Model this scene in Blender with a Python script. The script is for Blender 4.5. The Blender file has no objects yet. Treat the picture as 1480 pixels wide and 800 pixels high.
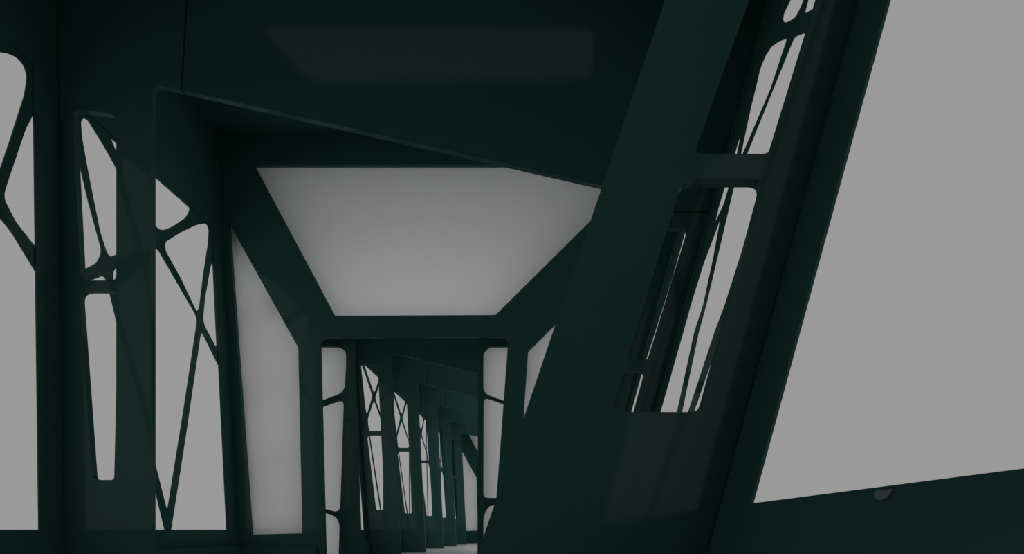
import bpy, bmesh, math
from mathutils import Vector
from mathutils.geometry import delaunay_2d_cdt

# ------------------------------------------------------------------ units
# the building is laid out in a modular unit U (metres); z = depth along the
# corridor, h = height above eye level, X = sideways.
U = 3.0
EYE = 0.153
VX, VY, F = 790.0, 765.0, 1000.0
C = bpy.context.scene.collection

def W(X, h, z):
    return Vector((X * U, z * U, (h + EYE) * U))

def on_plane(px, py, z):
    return ((px - VX) * z / F, (VY - py) * z / F)

def lerp_table(tab, z):
    if z <= tab[0][0]: return tab[0][1:]
    for a, b in zip(tab, tab[1:]):
        if z <= b[0]:
            t = (z - a[0]) / (b[0] - a[0])
            return tuple(a[i] * (1 - t) + b[i] * t for i in range(1, len(a)))
    return tab[-1][1:]

LW = [(1.55, 1.082, .0125), (2.42, 1.082, .053), (3.92, 1.016, .072), (8, 1.016, .072)]
RW0, RWK = .1687, .273
CEIL = 1.39
FLOOR = -EYE

def left_X(z, h):
    x0, k = lerp_table(LW, z)
    return -(x0 + k * h)

def right_X(z, h):
    return RW0 + RWK * h

def on_left(px, py):
    dx, dy = VX - px, VY - py
    lo, hi = .2, 12.0
    for _ in range(50):
        m = (lo + hi) / 2
        if m * dx / F < -left_X(m, m * dy / F): lo = m
        else: hi = m
    return (lo, lo * dy / F)

def on_right(px, py):
    dx, dy = px - VX, VY - py
    z = RW0 * F / (dx - RWK * dy)
    return (z, z * dy / F)

# ------------------------------------------------------------------ materials
def mat(name, col, rough, spec=.3, emit=0, noise=0.0, nscale=3, trans=0, bump=0):
    m = bpy.data.materials.new(name); m.use_nodes = True
    nt = m.node_tree; b = nt.nodes['Principled BSDF']
    b.inputs['Base Color'].default_value = (*col, 1)
    b.inputs['Roughness'].default_value = rough
    b.inputs['Specular IOR Level'].default_value = spec
    tc = nt.nodes.new('ShaderNodeTexCoord')
    if noise:
        n = nt.nodes.new('ShaderNodeTexNoise'); n.inputs['Scale'].default_value = nscale
        n.inputs['Detail'].default_value = 4
        mx = nt.nodes.new('ShaderNodeMix'); mx.data_type = 'RGBA'
        mx.inputs[6].default_value = (*[c * (1 - noise) for c in col], 1)
        mx.inputs[7].default_value = (*[c * (1 + noise) for c in col], 1)
        nt.links.new(tc.outputs['Object'], n.inputs['Vector'])
        nt.links.new(n.outputs['Fac'], mx.inputs[0])
        nt.links.new(mx.outputs[2], b.inputs['Base Color'])
    if emit:
        b.inputs['Emission Color'].default_value = (1, .985, .98, 1)
        b.inputs['Emission Strength'].default_value = emit
    return m

def paint(name, col, rough, f0, f90):
    """matt pigment under a thin clear lacquer with a gentle Fresnel rise"""
    m = bpy.data.materials.new(name); m.use_nodes = True
    nt = m.node_tree; N = nt.nodes; L = nt.links
    N.remove(N['Principled BSDF'])
    d = N.new('ShaderNodeBsdfDiffuse'); g = N.new('ShaderNodeBsdfGlossy'); mx = N.new('ShaderNodeMixShader')
    tc = N.new('ShaderNodeTexCoord'); n = N.new('ShaderNodeTexNoise'); n.inputs['Scale'].default_value = 3; n.inputs['Detail'].default_value = 4
    cm = N.new('ShaderNodeMix'); cm.data_type = 'RGBA'
    cm.inputs[6].default_value = (*[c * .96 for c in col], 1); cm.inputs[7].default_value = (*[c * 1.04 for c in col], 1)
    L.new(tc.outputs['Object'], n.inputs['Vector']); L.new(n.outputs['Fac'], cm.inputs[0]); L.new(cm.outputs[2], d.inputs['Color'])
    g.inputs['Roughness'].default_value = rough; g.inputs['Color'].default_value = (1, .99, .98, 1)
    lw = N.new('ShaderNodeLayerWeight'); pw = N.new('ShaderNodeMath'); pw.operation = 'POWER'; pw.inputs[1].default_value = 4
    ma = N.new('ShaderNodeMath'); ma.operation = 'MULTIPLY_ADD'; ma.inputs[1].default_value = f90; ma.inputs[2].default_value = f0
    lw.inputs['Blend'].default_value = .5
    L.new(lw.outputs['Facing'], pw.inputs[0]); L.new(pw.outputs[0], ma.inputs[0]); L.new(ma.outputs[0], mx.inputs[0])
    L.new(d.outputs[0], mx.inputs[1]); L.new(g.outputs[0], mx.inputs[2]); L.new(mx.outputs[0], N['Material Output'].inputs['Surface'])
    return m
PAINT = paint('dark_teal_lacquer', (.044, .135, .122), .08, .0135, .06)
PAINT_WALL = paint('dark_teal_wall_paint', (.040, .125, .114), .2, .012, .05)

def frosted(name, col, tr):
    m = bpy.data.materials.new(name); m.use_nodes = True
    nt = m.node_tree; N = nt.nodes; L = nt.links
    N.remove(N['Principled BSDF'])
    d = N.new('ShaderNodeBsdfDiffuse'); t = N.new('ShaderNodeBsdfTranslucent'); mx = N.new('ShaderNodeMixShader')
    d.inputs[0].default_value = (*col, 1); t.inputs[0].default_value = (*col, 1); mx.inputs[0].default_value = tr
    L.new(d.outputs[0], mx.inputs[1]); L.new(t.outputs[0], mx.inputs[2]); L.new(mx.outputs[0], N['Material Output'].inputs['Surface'])
    return m
FROST = frosted('frosted_white_panel', (.9, .9, .9), .5)
WHITE = mat('added_tray_white', (.8, .8, .8), .7, .1, noise=.01)
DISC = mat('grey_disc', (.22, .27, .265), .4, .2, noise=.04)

def floor_mat():
    m = mat('pale_floor_boards', (.8, .79, .79), .35, .4)
    nt = m.node_tree; b = nt.nodes['Principled BSDF']
    tc = nt.nodes.new('ShaderNodeTexCoord')
    sp = nt.nodes.new('ShaderNodeSeparateXYZ'); nt.links.new(tc.outputs['Object'], sp.inputs[0])
    mu = nt.nodes.new('ShaderNodeMath'); mu.operation = 'MULTIPLY'; mu.inputs[1].default_value = 1 / 1.2
    nt.links.new(sp.outputs['Y'], mu.inputs[0])
    fr = nt.nodes.new('ShaderNodeMath'); fr.operation = 'FRACT'; nt.links.new(mu.outputs[0], fr.inputs[0])
    rp = nt.nodes.new('ShaderNodeValToRGB')
    rp.color_ramp.elements[0].position = 0; rp.color_ramp.elements[0].color = (.62, .60, .60, 1)
    rp.color_ramp.elements[1].position = .12; rp.color_ramp.elements[1].color = (.86, .85, .85, 1)
    nt.links.new(fr.outputs[0], rp.inputs[0]); nt.links.new(rp.outputs[0], b.inputs['Base Color'])
    return m
FLOORM = floor_mat()

# ------------------------------------------------------------------ geometry helpers
def area(p):
    return sum(p[i][0] * p[(i + 1) % len(p)][1] - p[(i + 1) % len(p)][0] * p[i][1] for i in range(len(p))) / 2

def fillet(pts, r, n=5):
    """round every corner; r a number or a list"""
    out = []; N = len(pts)
    for i, p in enumerate(pts):
        ri = r[i] if isinstance(r, (list, tuple)) else r
        a = Vector(pts[i - 1]); b = Vector(p); c = Vector(pts[(i + 1) % N])
        u, v = a - b, c - b
        lu, lv = u.length, v.length
        d = min(ri, lu * .48, lv * .48)
        if d < 1e-5: out.append(tuple(b)); continue
        u.normalize(); v.normalize()
        s, e = b + u * d, b + v * d
        for k in range(n + 1):
            t = k / n
            q = s * (1 - t) ** 2 + b * 2 * t * (1 - t) + e * t * t
            out.append((q.x, q.y))
    return out

def pip(x, y, poly):
    """point in polygon"""
    c = False
    for i in range(len(poly)):
        (x1, y1), (x2, y2) = poly[i - 1], poly[i]
        if (y1 > y) != (y2 > y) and x < (x2 - x1) * (y - y1) / (y2 - y1) + x1: c = not c
    return c

def solid(name, outer, holes, t0, t1, mp, material, parent=None, cuts=(), bevel=0):
    """prism over a polygon with holes; (a, b) plane coords, t thickness, mp maps (a,b,t)->world"""
    loops = [list(outer)] + [list(h) for h in holes]
    pts, edges = [], []
    for l in loops:
        o, n = len(pts), len(l)
        pts += [Vector((a, b)) for a, b in l]
        edges += [(o + i, o + (i + 1) % n) for i in range(n)]
    vs_, _, fs_, _, _, _ = delaunay_2d_cdt(pts, edges, [], 0, 1e-6)
    bm = bmesh.new()
    A = [bm.verts.new((v.x, v.y, t0)) for v in vs_]
    B = [bm.verts.new((v.x, v.y, t1)) for v in vs_]
    used = {}
    for f in fs_:
        cx = sum(vs_[i].x for i in f) / len(f); cy = sum(vs_[i].y for i in f) / len(f)
        if not pip(cx, cy, loops[0]) or any(pip(cx, cy, l) for l in loops[1:]): continue
        f = list(f)
        bm.faces.new([A[i] for i in f]); bm.faces.new([B[i] for i in reversed(f)])
        for i in range(len(f)):
            e = (f[i], f[(i + 1) % len(f)]); k = tuple(sorted(e))
            used.setdefault(k, []).append(e)
    for k, es in used.items():
        if len(es) == 1:
            i, j = es[0]
            bm.faces.new((A[j], A[i], B[i], B[j]))
    bmesh.ops.delete(bm, geom=[v for v in bm.verts if not v.link_faces], context='VERTS')
    for c in cuts:
        bmesh.ops.bisect_plane(bm, geom=bm.verts[:] + bm.edges[:] + bm.faces[:], plane_co=(c, 0, 0), plane_no=(1, 0, 0))
    for v in bm.verts:
        v.co = mp(*v.co)
    bmesh.ops.recalc_face_normals(bm, faces=bm.faces[:])
    if bevel:
        es = [e for e in bm.edges if len(e.link_faces) == 2 and e.calc_face_angle(0) > .9]
        bmesh.ops.bevel(bm, geom=es, offset=bevel, segments=2, affect='EDGES', profile=.5, clamp_overlap=True)
    me = bpy.data.meshes.new(name); bm.to_mesh(me); bm.free()
    me.materials.append(material)
    ob = bpy.data.objects.new(name, me); C.objects.link(ob)
    if parent:
        ob.parent = parent
        ob.matrix_parent_inverse = parent.matrix_basis.inverted()
    return ob

def plate(name, z0, z1, outer, holes, material, parent=None, bevel=0):
    return solid(name, outer, holes, z0, z1, lambda a, b, t: W(a, b, t), material, parent, bevel=bevel)

def sidewall(name, side, outer, holes, t0, t1, material, parent=None):
    f = left_X if side == 'left' else right_X
    s = -1 if side == 'left' else 1
    zs = [p[0] for p in outer]
    cuts = [c / 10 for c in range(int(min(zs) * 10), int(max(zs) * 10) + 1, 1) if min(zs) < c / 10 < max(zs)] if side == 'left' else ()
    return solid(name, outer, holes, t0, t1, lambda z, h, t: W(f(z, h) + s * t, h, z), material, parent, cuts)

def box(name, x0, x1, h0, h1, z0, z1, material, parent=None):
    return plate(name, z0, z1, [(x0, h0), (x1, h0), (x1, h1), (x0, h1)], [], material, parent)

def thing(name, loc, label, cat, group=None):
    o = bpy.data.objects.new(name, None); C.objects.link(o); o.location = loc
    o.empty_display_size = .1
    o['label'] = label; o['category'] = cat
    if group: o['group'] = group
    return o

def tag(o, label, cat, group=None):
    o['label'] = label; o['category'] = cat
    if group: o['group'] = group
    return o

def struct(o):
    o['kind'] = 'structure'; return o

# ------------------------------------------------------------------ shell
ZB, ZE = -.95, 7.9          # back wall / far partition
T = .018                    # plate thickness
WR = .0012
WT = .003                   # side wall skin
# side window openings (z0, z1, top height, sill height)
L_BAYS = [(-.90, .62), (.78, 1.476), (1.59, 2.342), (2.72, 3.86), (3.98, 4.66), (4.78, 5.50), (5.62, 6.27), (6.39, 7.08), (7.20, 7.84)]
R_BAYS = [(-.80, .593), (.76, 1.487), (1.66, 2.27), (2.72, 3.80), (3.98, 4.66), (4.78, 5.50), (5.62, 6.27), (6.39, 7.08), (7.20, 7.84)]
TOP = .985
def ltop(z): return .992 if z < 1.5 else (.992 + (z - 1.5) * .0355 if z < 2.5 else TOP)
def rect(z0, z1, h0, h1): return [(z0, h0), (z1, h0), (z1, h1), (z0, h1)]

struct(sidewall('wall_left', 'left', rect(ZB, ZE + .1, FLOOR, CEIL), [[(a, 0), (b, 0), (b, ltop(b)), (a, ltop(a))] for a, b in L_BAYS], 0, WT, PAINT_WALL))
struct(sidewall('wall_right', 'right', rect(ZB, ZE + .1, FLOOR, CEIL), [rect(a, b, .0225, TOP) for a, b in R_BAYS[:4]] + [rect(a, b, -.12, 1.3) for a, b in R_BAYS[4:]], 0, WR, PAINT_WALL))

XL, XR = -1.3, .75
fl = plate('floor', 0, .02, [(XL, ZB - .05), (XR, ZB - .05), (XR, ZE + .1), (XL, ZE + .1)], [], FLOORM)
for v in fl.data.vertices:                      # lay the slab flat
    x, y, zz = v.co
    v.co = Vector((x, (zz / U - EYE) * U, FLOOR * U + EYE * U - y / U * .6))
struct(fl)
def slab(name, h0, h1, outer, holes, m):
    return solid(name, outer, holes, h0, h1, lambda a, b, t: W(a, t, b), m)
sky_holes = []
zedges = [(-.15, .70), (.70, 1.55), (1.55, 2.42), (2.62, 3.92), (3.92, 4.72), (4.72, 5.56), (5.56, 6.33), (6.33, 7.14)]
for a, b in zedges:
    c = (a + b) / 2 - .06
    if a == 1.55:
        sky_holes.append(fillet([(-.80, 1.62), (.30, 1.62), (.30, 2.12), (-.80, 2.12)], .05)); continue
    if a > 3:
        sky_holes.append([(-.85, a + .1), (.40, a + .1), (.40, b - .1), (-.85, b - .1)]); continue
    sky_holes.append(fillet([(-.74, c - .13), (.14, c - .12), (.14, c + .115), (-.80, c + .115)], .05))
struct(slab('ceiling', CEIL, CEIL + .012, [(left_X(zz, CEIL) - .004, zz) for zz in (ZB, 1.55, 1.8, 2.1, 2.42, 2.9, 3.4, 3.92, ZE + .1)] + [(.552, ZE + .1), (.552, ZB)], sky_holes, PAINT_WALL))
struct(plate('wall_back', ZB - .02, ZB - .001, [(left_X(ZB, FLOOR), FLOOR), (right_X(ZB, FLOOR), FLOOR), (right_X(ZB, CEIL), CEIL), (left_X(ZB, CEIL), CEIL)], [], PAINT_WALL))

# base ledge along the left wall and along the right wall
def ledge(name, side, z0, z1):
    s = 1 if side == 'left' else -1
    f = left_X if side == 'left' else right_X
    o = solid(name, rect(z0, z1, FLOOR, -.055), [], .0005, .012, lambda z, h, t: W(f(z, h) + s * t, h, z), PAINT_WALL, cuts=[z0 + (z1 - z0) * i / 8 for i in range(1, 8)])
    return struct(o)
ledge('baseboard_left', 'left', 1.57, 2.405)
ledge('baseboard_left_corridor', 'left', 2.66, 3.915)
# ------------------------------------------------------------------ portal frames
SEAM = .0022
def lint(X): return 1.0 - .227 * (X + .886)
def portal(z, label, near=False):
    t = thing('portal_frame', W(-.35, FLOOR, z), label, 'portal frame', 'portal frames along the corridor')
    z0, z1 = z, z + T
    if z < 3:
        ex = lambda h: -.886
        cx = lambda p: on_plane(p[0], p[1], 1.55)
    else:
        ex = lambda h: -.833 - .049 * h
        def cx(p):
            X, h = on_plane(p[0], p[1], 1.55)
            return (X + .053 - .049 * h, h)
    sx = lambda h: -.818 + .06 * (h - .99)
    # left leg : wall edge -> opening edge, up to the joint with the lintel
    o = [(left_X(z, FLOOR) + .001, FLOOR), (ex(FLOOR), FLOOR)]
    corner = fillet([(ex(FLOOR), FLOOR), (ex(1.0), 1.0), (sx(.9), lint(sx(.9)))], [0, .028, 0])
    o += corner[1:-1]
    o += [(sx(lint(-.818)) - SEAM, lint(-.818)), (sx(CEIL) - SEAM, CEIL), (left_X(z, CEIL) + .001, CEIL)]
    up = fillet([cx(p) for p in [(104, 157), (160, 164), (168, 172), (168, 405), (117, 405)]], [.02, .02, .01, .012, .02])
    lo = fillet([cx(p) for p in [(114, 420), (168, 420), (168, 560), (165, 693), (134, 693)]], [.022, .008, 0, .008, .011])
    plate('left_leg', z0, z1, o, [up, lo], PAINT, t)
    # lintel
    JH = .712
    lx = -.0616
    inner = lambda h: lx + .338 * h
    Xc = .1934
    o = [(sx(lint(-.818)) + SEAM, lint(-.818)), (Xc, lint(Xc)), (inner(JH), JH + SEAM), (right_X(z, JH) - .001, JH + SEAM),
         (right_X(z, CEIL) - .001, CEIL), (sx(CEIL) + SEAM, CEIL)]
    plate('lintel', z0, z1, o, [], PAINT, t)
    # right leg
    q = lambda p: on_plane(p[0], p[1], .70)
    o = [(inner(FLOOR), FLOOR), (right_X(z, FLOOR) - .001, FLOOR), (right_X(z, JH) - .001, JH - SEAM), (inner(JH), JH - SEAM)]
    rr = .2735 + .316 * (.675 - .5355)
    up = fillet([q((1003, 222)), q((1114, 222)), (rr, .675), (.255, .675)], [.007, .009, .012, .012])
    lo = fillet([q((883, 595)), q((1013, 595)), q((1105, 258)), q((987, 258))], [.01, .012, .012, .014])
    plate('right_leg', z0, z1, o, [up, lo], PAINT, t)
    return t
portal(.70, 'nearest portal frame, its broad leaning slotted right leg crossing the view in front')
portal(1.55, 'second portal frame, sloping lintel across the top and slotted leg beside the left window')
names = ['first portal frame beyond the doorway, nearest of those seen through it',
         'second portal frame seen through the doorway, two slots in its left leg',
         'middle portal frame of the five seen through the doorway',
         'fourth portal frame seen through the doorway, narrow strip of leg showing',
         'farthest portal frame seen through the doorway, next to the end partition']
for z, n in zip([3.92, 4.72, 5.56, 6.33, 7.14], names):
    portal(z, n)

# ------------------------------------------------------------------ white panels with added lamps behind
def panel_with_added_light(nm, poly, z, depth, power, parent, lo=.0, hi=.6, fx=.8, extra=0):
    """frosted front; unseen white tray and lamps added behind to brighten it"""
    plate(nm, z, z + .003, poly, [], FROST, parent)
    n = len(poly)
    ca = sum(p[0] for p in poly) / n; cb = sum(p[1] for p in poly) / n
    big = [(ca + (a - ca) * 1.02, cb + (b - cb) * 1.02) for a, b in poly]
    tray = plate('added_light_tray', z + .0035, z + depth, big, [poly], WHITE, parent)
    plate('added_tray_back', z + depth + .0003, z + depth + .003, big, [], WHITE, parent)
    x0 = min(p[0] for p in poly[:2]); x1 = max(p[0] for p in poly[:2])
    h0 = min(p[1] for p in poly); h1 = max(p[1] for p in poly)
    x0, x1 = (min(p[0] for p in poly) * fx + ca * (1 - fx), max(p[0] for p in poly) * fx + ca * (1 - fx))
    a0, a1 = h0 + (h1 - h0) * lo, h0 + (h1 - h0) * hi
    if extra:
        for f0, f1, pw in extra:
            xs = []
            hm = h0 + (h1 - h0) * (f0 * .7 + f1 * .3)
            for i in range(n):
                (xa, ha), (xb, hb) = poly[i - 1], poly[i]
                if (ha > hm) != (hb > hm): xs.append(xa + (xb - xa) * (hm - ha) / (hb - ha))
            mx_, wd = (min(xs) + max(xs)) / 2, (max(xs) - min(xs)) / 2 * .93
            x0, x1 = mx_ - wd, mx_ + wd
            lamp(x0, x1, h0 + (h1 - h0) * f0, h0 + (h1 - h0) * f1, z + depth - .004, pw, parent)
    else:
        lamp(x0, x1, a0, a1, z + depth - .004, power, parent)

def lamp(x0, x1, a0, a1, zl, power, parent):
    l = bpy.data.lights.new('added_panel_lamp', 'AREA'); l.shape = 'RECTANGLE'  # added area light, shines through the panel from behind
    l.size = (x1 - x0) * U; l.size_y = (a1 - a0) * U; l.energy = power * l.size * l.size_y
    l.color = (1, 1, 1)
    o = bpy.data.objects.new('added_panel_lamp', l); C.objects.link(o)
    o.location = W((x0 + x1) / 2, (a0 + a1) / 2, zl); o.rotation_euler = (-math.pi / 2, 0, 0)
    o.parent = parent; o.matrix_parent_inverse = parent.matrix_basis.inverted()

# ------------------------------------------------------------------ partitions
def partition(z, label, door_label):
    t = thing('partition_wall', W(-.35, FLOOR, z), label, 'partition wall')
    g = lambda p: on_plane(p[0], p[1], 2.42)
    if z > 3:
        def g(p):
            X, h = on_plane(p[0], p[1], 2.42)
            return (X * .92 + .0, h * .93)
    o = [(left_X(z, FLOOR) + .001, FLOOR), g((470.5, 765 - FLOOR * F / 2.42))] if False else None
    base = FLOOR
    Ld = lambda py: 462 + (py - 497) * .0264
    Rd = lambda py: 735 - (py - 497) * .078
    yb = 765 - base * F / 2.42
    jl, jr = g((Ld(yb), yb)), g((Rd(yb), yb))
    top = fillet([(jl[0], FLOOR), g((462, 487)), g((735, 486)), (jr[0], FLOOR)], [0, .032, .032, 0])
    o = [(left_X(z, FLOOR) + .001, FLOOR)] + top + [(right_X(z, FLOOR) - .001, FLOOR), (right_X(z, CEIL) - .001, CEIL), (left_X(z, CEIL) + .001, CEIL)]
    Tz = [g(p) for p in [(483.5, 456), (716, 455), (935, 238), (367, 238)]]
    Lp = [g(p) for p in [(330, 320), (431, 502), (437, 770), (363, 772)]]
    Rp = [g(p) for p in [(763, 507), (944, 326), (839, 772), (745, 772)]]
    plate('wall_board', z, z + T, o, [Tz, Lp, Rp], PAINT, t)
    for nm, poly in (('upper_panel', Tz), ('side_panel', Lp), ('side_panel', Rp)):
        cx = sum(p[0] for p in poly) / 4; cy = sum(p[1] for p in poly) / 4
        poly = [(cx + (a - cx) * 1.04, cy + (b - cy) * 1.04) for a, b in poly]
        if nm == 'upper_panel':
            panel_with_added_light(nm, poly, z + T + .006, .11, 1, t, fx=.85, extra=[(.02, .17, 2.7), (.175, .32, 2.1), (.325, .49, 1.7), (.495, .65, 1.35), (.655, .81, 1.2), (.815, .97, 1.2)])  # added strips graded in strength so the panel brightens toward its base
        else:
            panel_with_added_light(nm, poly, z + T + .006, .042, 1, t, extra=[(.02, .24, 1.5), (.245, .48, 1.5), (.485, .7, 1.5), (.705, .9, 1.5)])
    # base ledge either side of the doorway
    plate('base_ledge', z - .012, z - .0005, [(left_X(z, FLOOR) + .014, FLOOR), (jl[0] - .03, FLOOR), (jl[0] - .03, -.06), (left_X(z, -.06) + .014, -.06)], [], PAINT_WALL, t)
    return t
partition(2.42, 'dark teal partition with big white trapezoid panel above the doorway', '')
partition(7.9, 'distant end partition with white panels, glimpsed at the far end of the corridor', '')

# inner screen behind the doorway with glazed side strips
zi = 2.505
t = thing('doorway_screen', W(-.45, FLOOR, zi), 'inner screen just behind the doorway, tall white side panes crossed by thin curved bars', 'screen')
g = lambda p: on_plane(p[0], p[1], zi)
yb = 765 - FLOOR * F / zi
op = fillet([g((522.5, yb)), g((511, 483)), g((691, 483)), g((690, yb))], [0, .02, .02, 0])
o = [g((425, yb))] + op + [g((765, yb)), g((765, 478)), g((425, 478))]
left_holes = [
    fillet([g(p) for p in [(440, 500), (490, 500), (500, 508), (500, 530), (498, 566), (440, 588)]], [.01, .01, .012, 0, .03, .01]),
    fillet([g(p) for p in [(440, 596), (497, 575), (491.5, 741), (440, 727)]], [.01, .03, .03, .01]),
    fillet([g(p) for p in [(440, 734), (491, 746), (489, yb - 6), (440, yb - 6)]], [.01, .04, .01, .01])]
right_holes = [
    fillet([g(p) for p in [(755, 500), (707, 500), (698, 509), (698, 568), (755, 588)]], [.01, .01, .012, .03, .01]),
    fillet([g(p) for p in [(755, 592), (698.5, 573), (698, 719), (755, 719)]], [.01, .02, .02, .01]),
    fillet([g(p) for p in [(755, 729), (707, 729), (698, 745), (698, yb - 6), (755, yb - 6)]], [.01, .02, .02, .01, .01])]
plate('screen_frame', zi, zi + T, o, left_holes + right_holes, PAINT, t)
for a, b in ((436, 501.5), (695.5, 760)):
    panel_with_added_light('side_pane', [g((a, yb - 2)), g((b, yb - 2)), g((b, 494)), g((a, 494))], zi + T + .0005, .045, 2.05, t, .02, .98)

# ------------------------------------------------------------------ lattice windows
def lattice(name, side, bay, h0, holes, label, grp, top=TOP):
    a, b = bay
    m = .012
    w = WT if side == 'left' else WR
    o = sidewall(name, side, rect(a - m, b + m, h0 - m, top + m + (.03 if side == 'left' and b < 2.5 else 0)), holes, w + .0002, w + (.0027 if side == 'left' else .0014), PAINT)
    return tag(o, label, 'window lattice', grp)

def inside(poly, a, b, h0, h1=TOP):
    """clip polygon to opening (Sutherland-Hodgman)"""
    def clip(p, ax, val, keep_less):
        out = []
        for i in range(len(p)):
            u, v = p[i - 1], p[i]
            iu = (u[ax] <= val) if keep_less else (u[ax] >= val)
            iv = (v[ax] <= val) if keep_less else (v[ax] >= val)
            if iu != iv:
                t = (val - u[ax]) / (v[ax] - u[ax])
                out.append((u[0] + (v[0] - u[0]) * t, u[1] + (v[1] - u[1]) * t))
            if iv: out.append(v)
        return out
    for ax, val, kl in ((0, a, False), (0, b, True), (1, h0, False), (1, h1, True)):
        poly = clip(poly, ax, val, kl)
        if len(poly) < 3: return None
    return poly

LB2 = [
    [(162, 199), (277, 301), (271, 314), (252, 327), (240, 332), (233, 332), (225, 325), (168, 214)],
    [(119, 176), (123, 170), (130, 174), (150, 206), (168, 238), (217, 334), (212, 341), (168, 369), (162, 371), (157, 366), (147, 335), (130, 250), (121, 200)],
    [(107, 185), (114, 222), (130, 290), (149, 360), (148, 369), (142, 380), (123, 390), (100, 398), (100, 185)],
    [(100, 416), (142, 402), (150, 398), (155, 402), (162, 427), (168, 452), (218, 672), (245, 785), (100, 785)],
    [(165, 394), (170, 386), (212, 362), (224, 357), (231, 361), (243, 382), (285, 455), (287, 464), (285, 476), (245, 732), (243, 736), (218, 636), (172, 432), (167, 412)],
    [(240, 350), (262, 336), (285, 325), (300, 322), (304, 332), (303, 345), (302, 356), (296, 395), (290, 444), (287, 450), (284, 446), (262, 400), (241, 362)],
    [(309, 378), (306, 384), (298, 430), (295, 460), (297, 470), (313, 500), (315, 500)],
    [(293, 480), (296, 484), (316, 525), (335, 560), (335, 785), (246, 785), (291, 487)]]
h2 = []
for p in LB2:
    q = inside([on_left(*v) for v in fillet(p, 4, 3)], L_BAYS[2][0], L_BAYS[2][1] + .01, 0, 1.03)
    if q: h2.append(q)
lattice('window_lattice', 'left', L_BAYS[2], 0, h2, 'crossing web of thin bars over left window beside the white-panelled partition', 'left window lattices')

LB1 = [
    [(-16, 74), (0, 75), (14, 77), (28, 83), (38, 95), (42, 110), (39, 135), (20, 195), (5, 240), (-8, 268), (-20, 262), (-84, 164), (-82, 148)],
    [(58, 153), (51, 165), (40, 185), (18, 250), (9, 278), (9, 288), (25, 320), (58, 362)],
    [(-8, 318), (0, 314), (5, 317), (20, 336), (54, 392), (62, 410), (62, 785), (-226, 785), (-14, 350)],
    [(-98, 190), (-22, 305), (-26, 345), (-225, 700), (-235, 420)],
    [(-50, 20), (-42, 62), (-104, 150), (-215, -30), (-215, -140)],
    [(-120, 158), (-114, 190), (-240, 390), (-235, -30)],
    [(-590, -150), (-262, 0), (-262, 785), (-590, 785)]]
h1 = []
for p in LB1:
    q = inside([on_left(*v) for v in fillet(p, 9, 4)], L_BAYS[1][0], L_BAYS[1][1] + .01, 0, .99)
    if q: h1.append(q)
lattice('window_lattice', 'left', L_BAYS[1], 0, h1, 'window lattice at the left edge of view, wide openings and one rounded web node', 'left window lattices')

def remap(holes, src, dst, flip=False):
    out = []
    for p in holes:
        q = []
        for z, h in p:
            u = (z - src[0]) / (src[1] - src[0])
            if flip: u = 1 - u
            q.append((dst[0] + u * (dst[1] - dst[0]), h))
        out.append(q)
    return out
lattice('window_lattice', 'left', L_BAYS[0], 0, remap(h2, L_BAYS[2], L_BAYS[0]), 'left window lattice beside and behind the viewpoint', 'left window lattices')
FAR_NAMES = ['left window lattice just past the doorway screen, a thin sliver showing',
             'left window lattice seen through the slots of the first frame past the doorway',
             'left window lattice seen through the slots of the second frame past the doorway',
             'left window lattice seen through the slots of the middle frame past the doorway',
             'left window lattice seen through the slots of the fourth frame past the doorway',
             'last left window lattice, before the far end partition']
for bay, n in zip(L_BAYS[3:], FAR_NAMES):
    lattice('window_lattice', 'left', bay, 0, remap(h2, L_BAYS[2], bay), n, 'left window lattices')

# right side
RB1 = [
    [(1141, 0), (1150, -30), (1168, -30), (1160, 0), (1155, 12), (1148, 25), (1139, 31), (1132, 33), (1130, 29), (1131, 20)],
    [(1166, 0), (1178, -40), (1215, -40), (1200, 5), (1173, 13), (1161, 20)],
    [(1136, 56), (1124, 60), (1113.5, 67.5), (1104.5, 81), (1097, 100), (1091, 126), (1083.5, 156), (1066.5, 235), (1112, 129)],
    [(1200, 38), (1161.5, 48), (1152, 51), (1147, 54), (1143.5, 60), (1078, 222), (1059, 270), (1041, 347), (1019, 440), (1008, 480), (981, 608), (987, 612), (993, 595), (1031, 480), (1046, 440), (1074, 352), (1130, 200), (1165, 160)],
    [(1070, 192), (1065, 207), (1046, 270), (1037, 300), (1032, 322), (1045, 294), (1052, 270), (1064, 222)],
    [(1040, 315), (1015, 382), (997, 440), (986, 480), (953, 595), (915, 740), (945, 740), (977, 595), (1002, 480), (1015, 440), (1030, 370)],
    [(1150, 235), (1080, 370), (1024, 528), (1001, 594), (965, 700), (950, 742), (1010, 742)],
    ]
hr = []
for p in RB1:
    q = inside([on_right(*v) for v in fillet(p, 3, 3)], R_BAYS[1][0], R_BAYS[1][1] + .01, .0225, .97)
    if q: hr.append(q)
lattice('window_lattice', 'right', R_BAYS[1], .0225, hr, 'right window lattice seen through the slots of the broad leaning leg', 'right window lattices')
h0 = [[(.593, .0225), (.593, .773), (.232, .0225)],
      [(.185, .0225), (.55, .78), (.55, .96), (-.2, .96), (-.2, .0225)],
      [(-.24, .0225), (-.24, .96), (-.78, .96), (-.78, .0225)]]
lattice('window_lattice', 'right', R_BAYS[0], .0225, h0, 'large nearest right window with one slanting bar at its upper right', 'right window lattices')
RF = ['right window lattice beside the partition, a sliver seen through two sets of slots',
      'right window lattice just past the doorway, hidden beside the screen'] + \
     ['right window lattice further along the corridor, hidden behind the leaning leg'] * 5
r2 = [fillet([(1.66, .0225), (1.74, .0225), (1.92, .96), (1.66, .96)], .01), fillet([(1.77, .0225), (2.25, .0225), (2.25, .50), (2.16, .626), (2.07, .756), (2.05, .96), (1.95, .96)], .01)]
lattice('window_lattice', 'right', R_BAYS[2], .0225, r2, RF[0], 'right window lattices')
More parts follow.
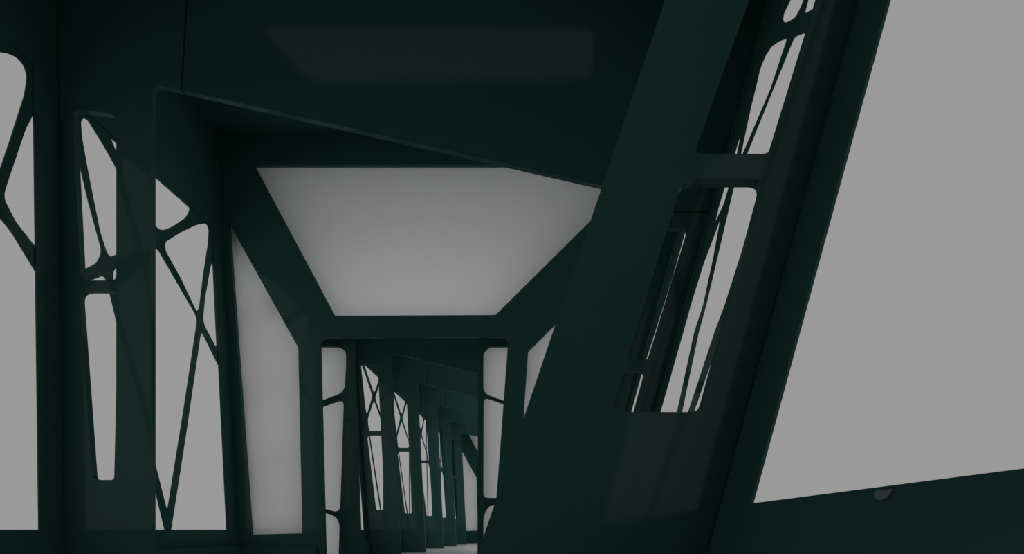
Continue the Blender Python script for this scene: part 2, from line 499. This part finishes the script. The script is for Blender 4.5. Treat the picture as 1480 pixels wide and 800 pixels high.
lattice('window_lattice', 'right', R_BAYS[3], .0225, remap(hr, R_BAYS[1], R_BAYS[3]), RF[1], 'right window lattices')
big = [[(.76, -.12), (1.487, -.12), (1.487, .40), (.76, .80)], [(.76, .84), (1.487, .44), (1.487, 1.3), (.76, 1.3)]]
for bay in R_BAYS[4:]:
    lattice('window_lattice', 'right', bay, -.12, remap(big, R_BAYS[1], bay), RF[2], 'right window lattices', 1.3)

# small low-relief half-round disc for a faint pale mark just under the sill of the nearest right window
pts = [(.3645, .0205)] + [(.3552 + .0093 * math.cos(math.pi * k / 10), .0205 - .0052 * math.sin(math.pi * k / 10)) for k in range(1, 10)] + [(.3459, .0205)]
d = solid('half_disc', pts, [], -.0015, 0, lambda z, h, t: W(right_X(z, h) + t, h, z), DISC)
tag(d, 'small faint half-round disc just below the sill of the big right window', 'half-round disc')

# unseen fill lamps added over the far ceiling openings to brighten the floor
for i, (a, b) in enumerate(zedges):
    if a < 4: continue
    l = bpy.data.lights.new('floor_fill_lamp', 'AREA'); l.shape = 'RECTANGLE'
    l.size = 1.2 * U; l.size_y = (b - a - .22) * U; l.energy = 9; l.spread = math.radians(100)
    o = bpy.data.objects.new('floor_fill_lamp', l); C.objects.link(o)
    o.location = W(-.22, CEIL + .01, (a + b) / 2)

# ------------------------------------------------------------------ camera, world
cam = bpy.data.cameras.new('camera'); co = bpy.data.objects.new('camera', cam); C.objects.link(co)
co.location = W(0, 0, 0); co.rotation_euler = (math.pi / 2, 0, 0)
cam.sensor_width = 36; cam.lens = 36 * F / 1480
cam.shift_x = (740 - VX) / 1480; cam.shift_y = (VY - 400) / 1480
cam.clip_start = .02; cam.clip_end = 200
bpy.context.scene.camera = co

w = bpy.data.worlds.new('overcast'); bpy.context.scene.world = w; w.use_nodes = True
bg = w.node_tree.nodes['Background']
bg.inputs[0].default_value = (1, .995, .99, 1); bg.inputs[1].default_value = .325
vs = bpy.context.scene.view_settings
vs.view_transform = 'Standard'; vs.look = 'None'; vs.exposure = 0; vs.gamma = 1; vs.use_curve_mapping = False
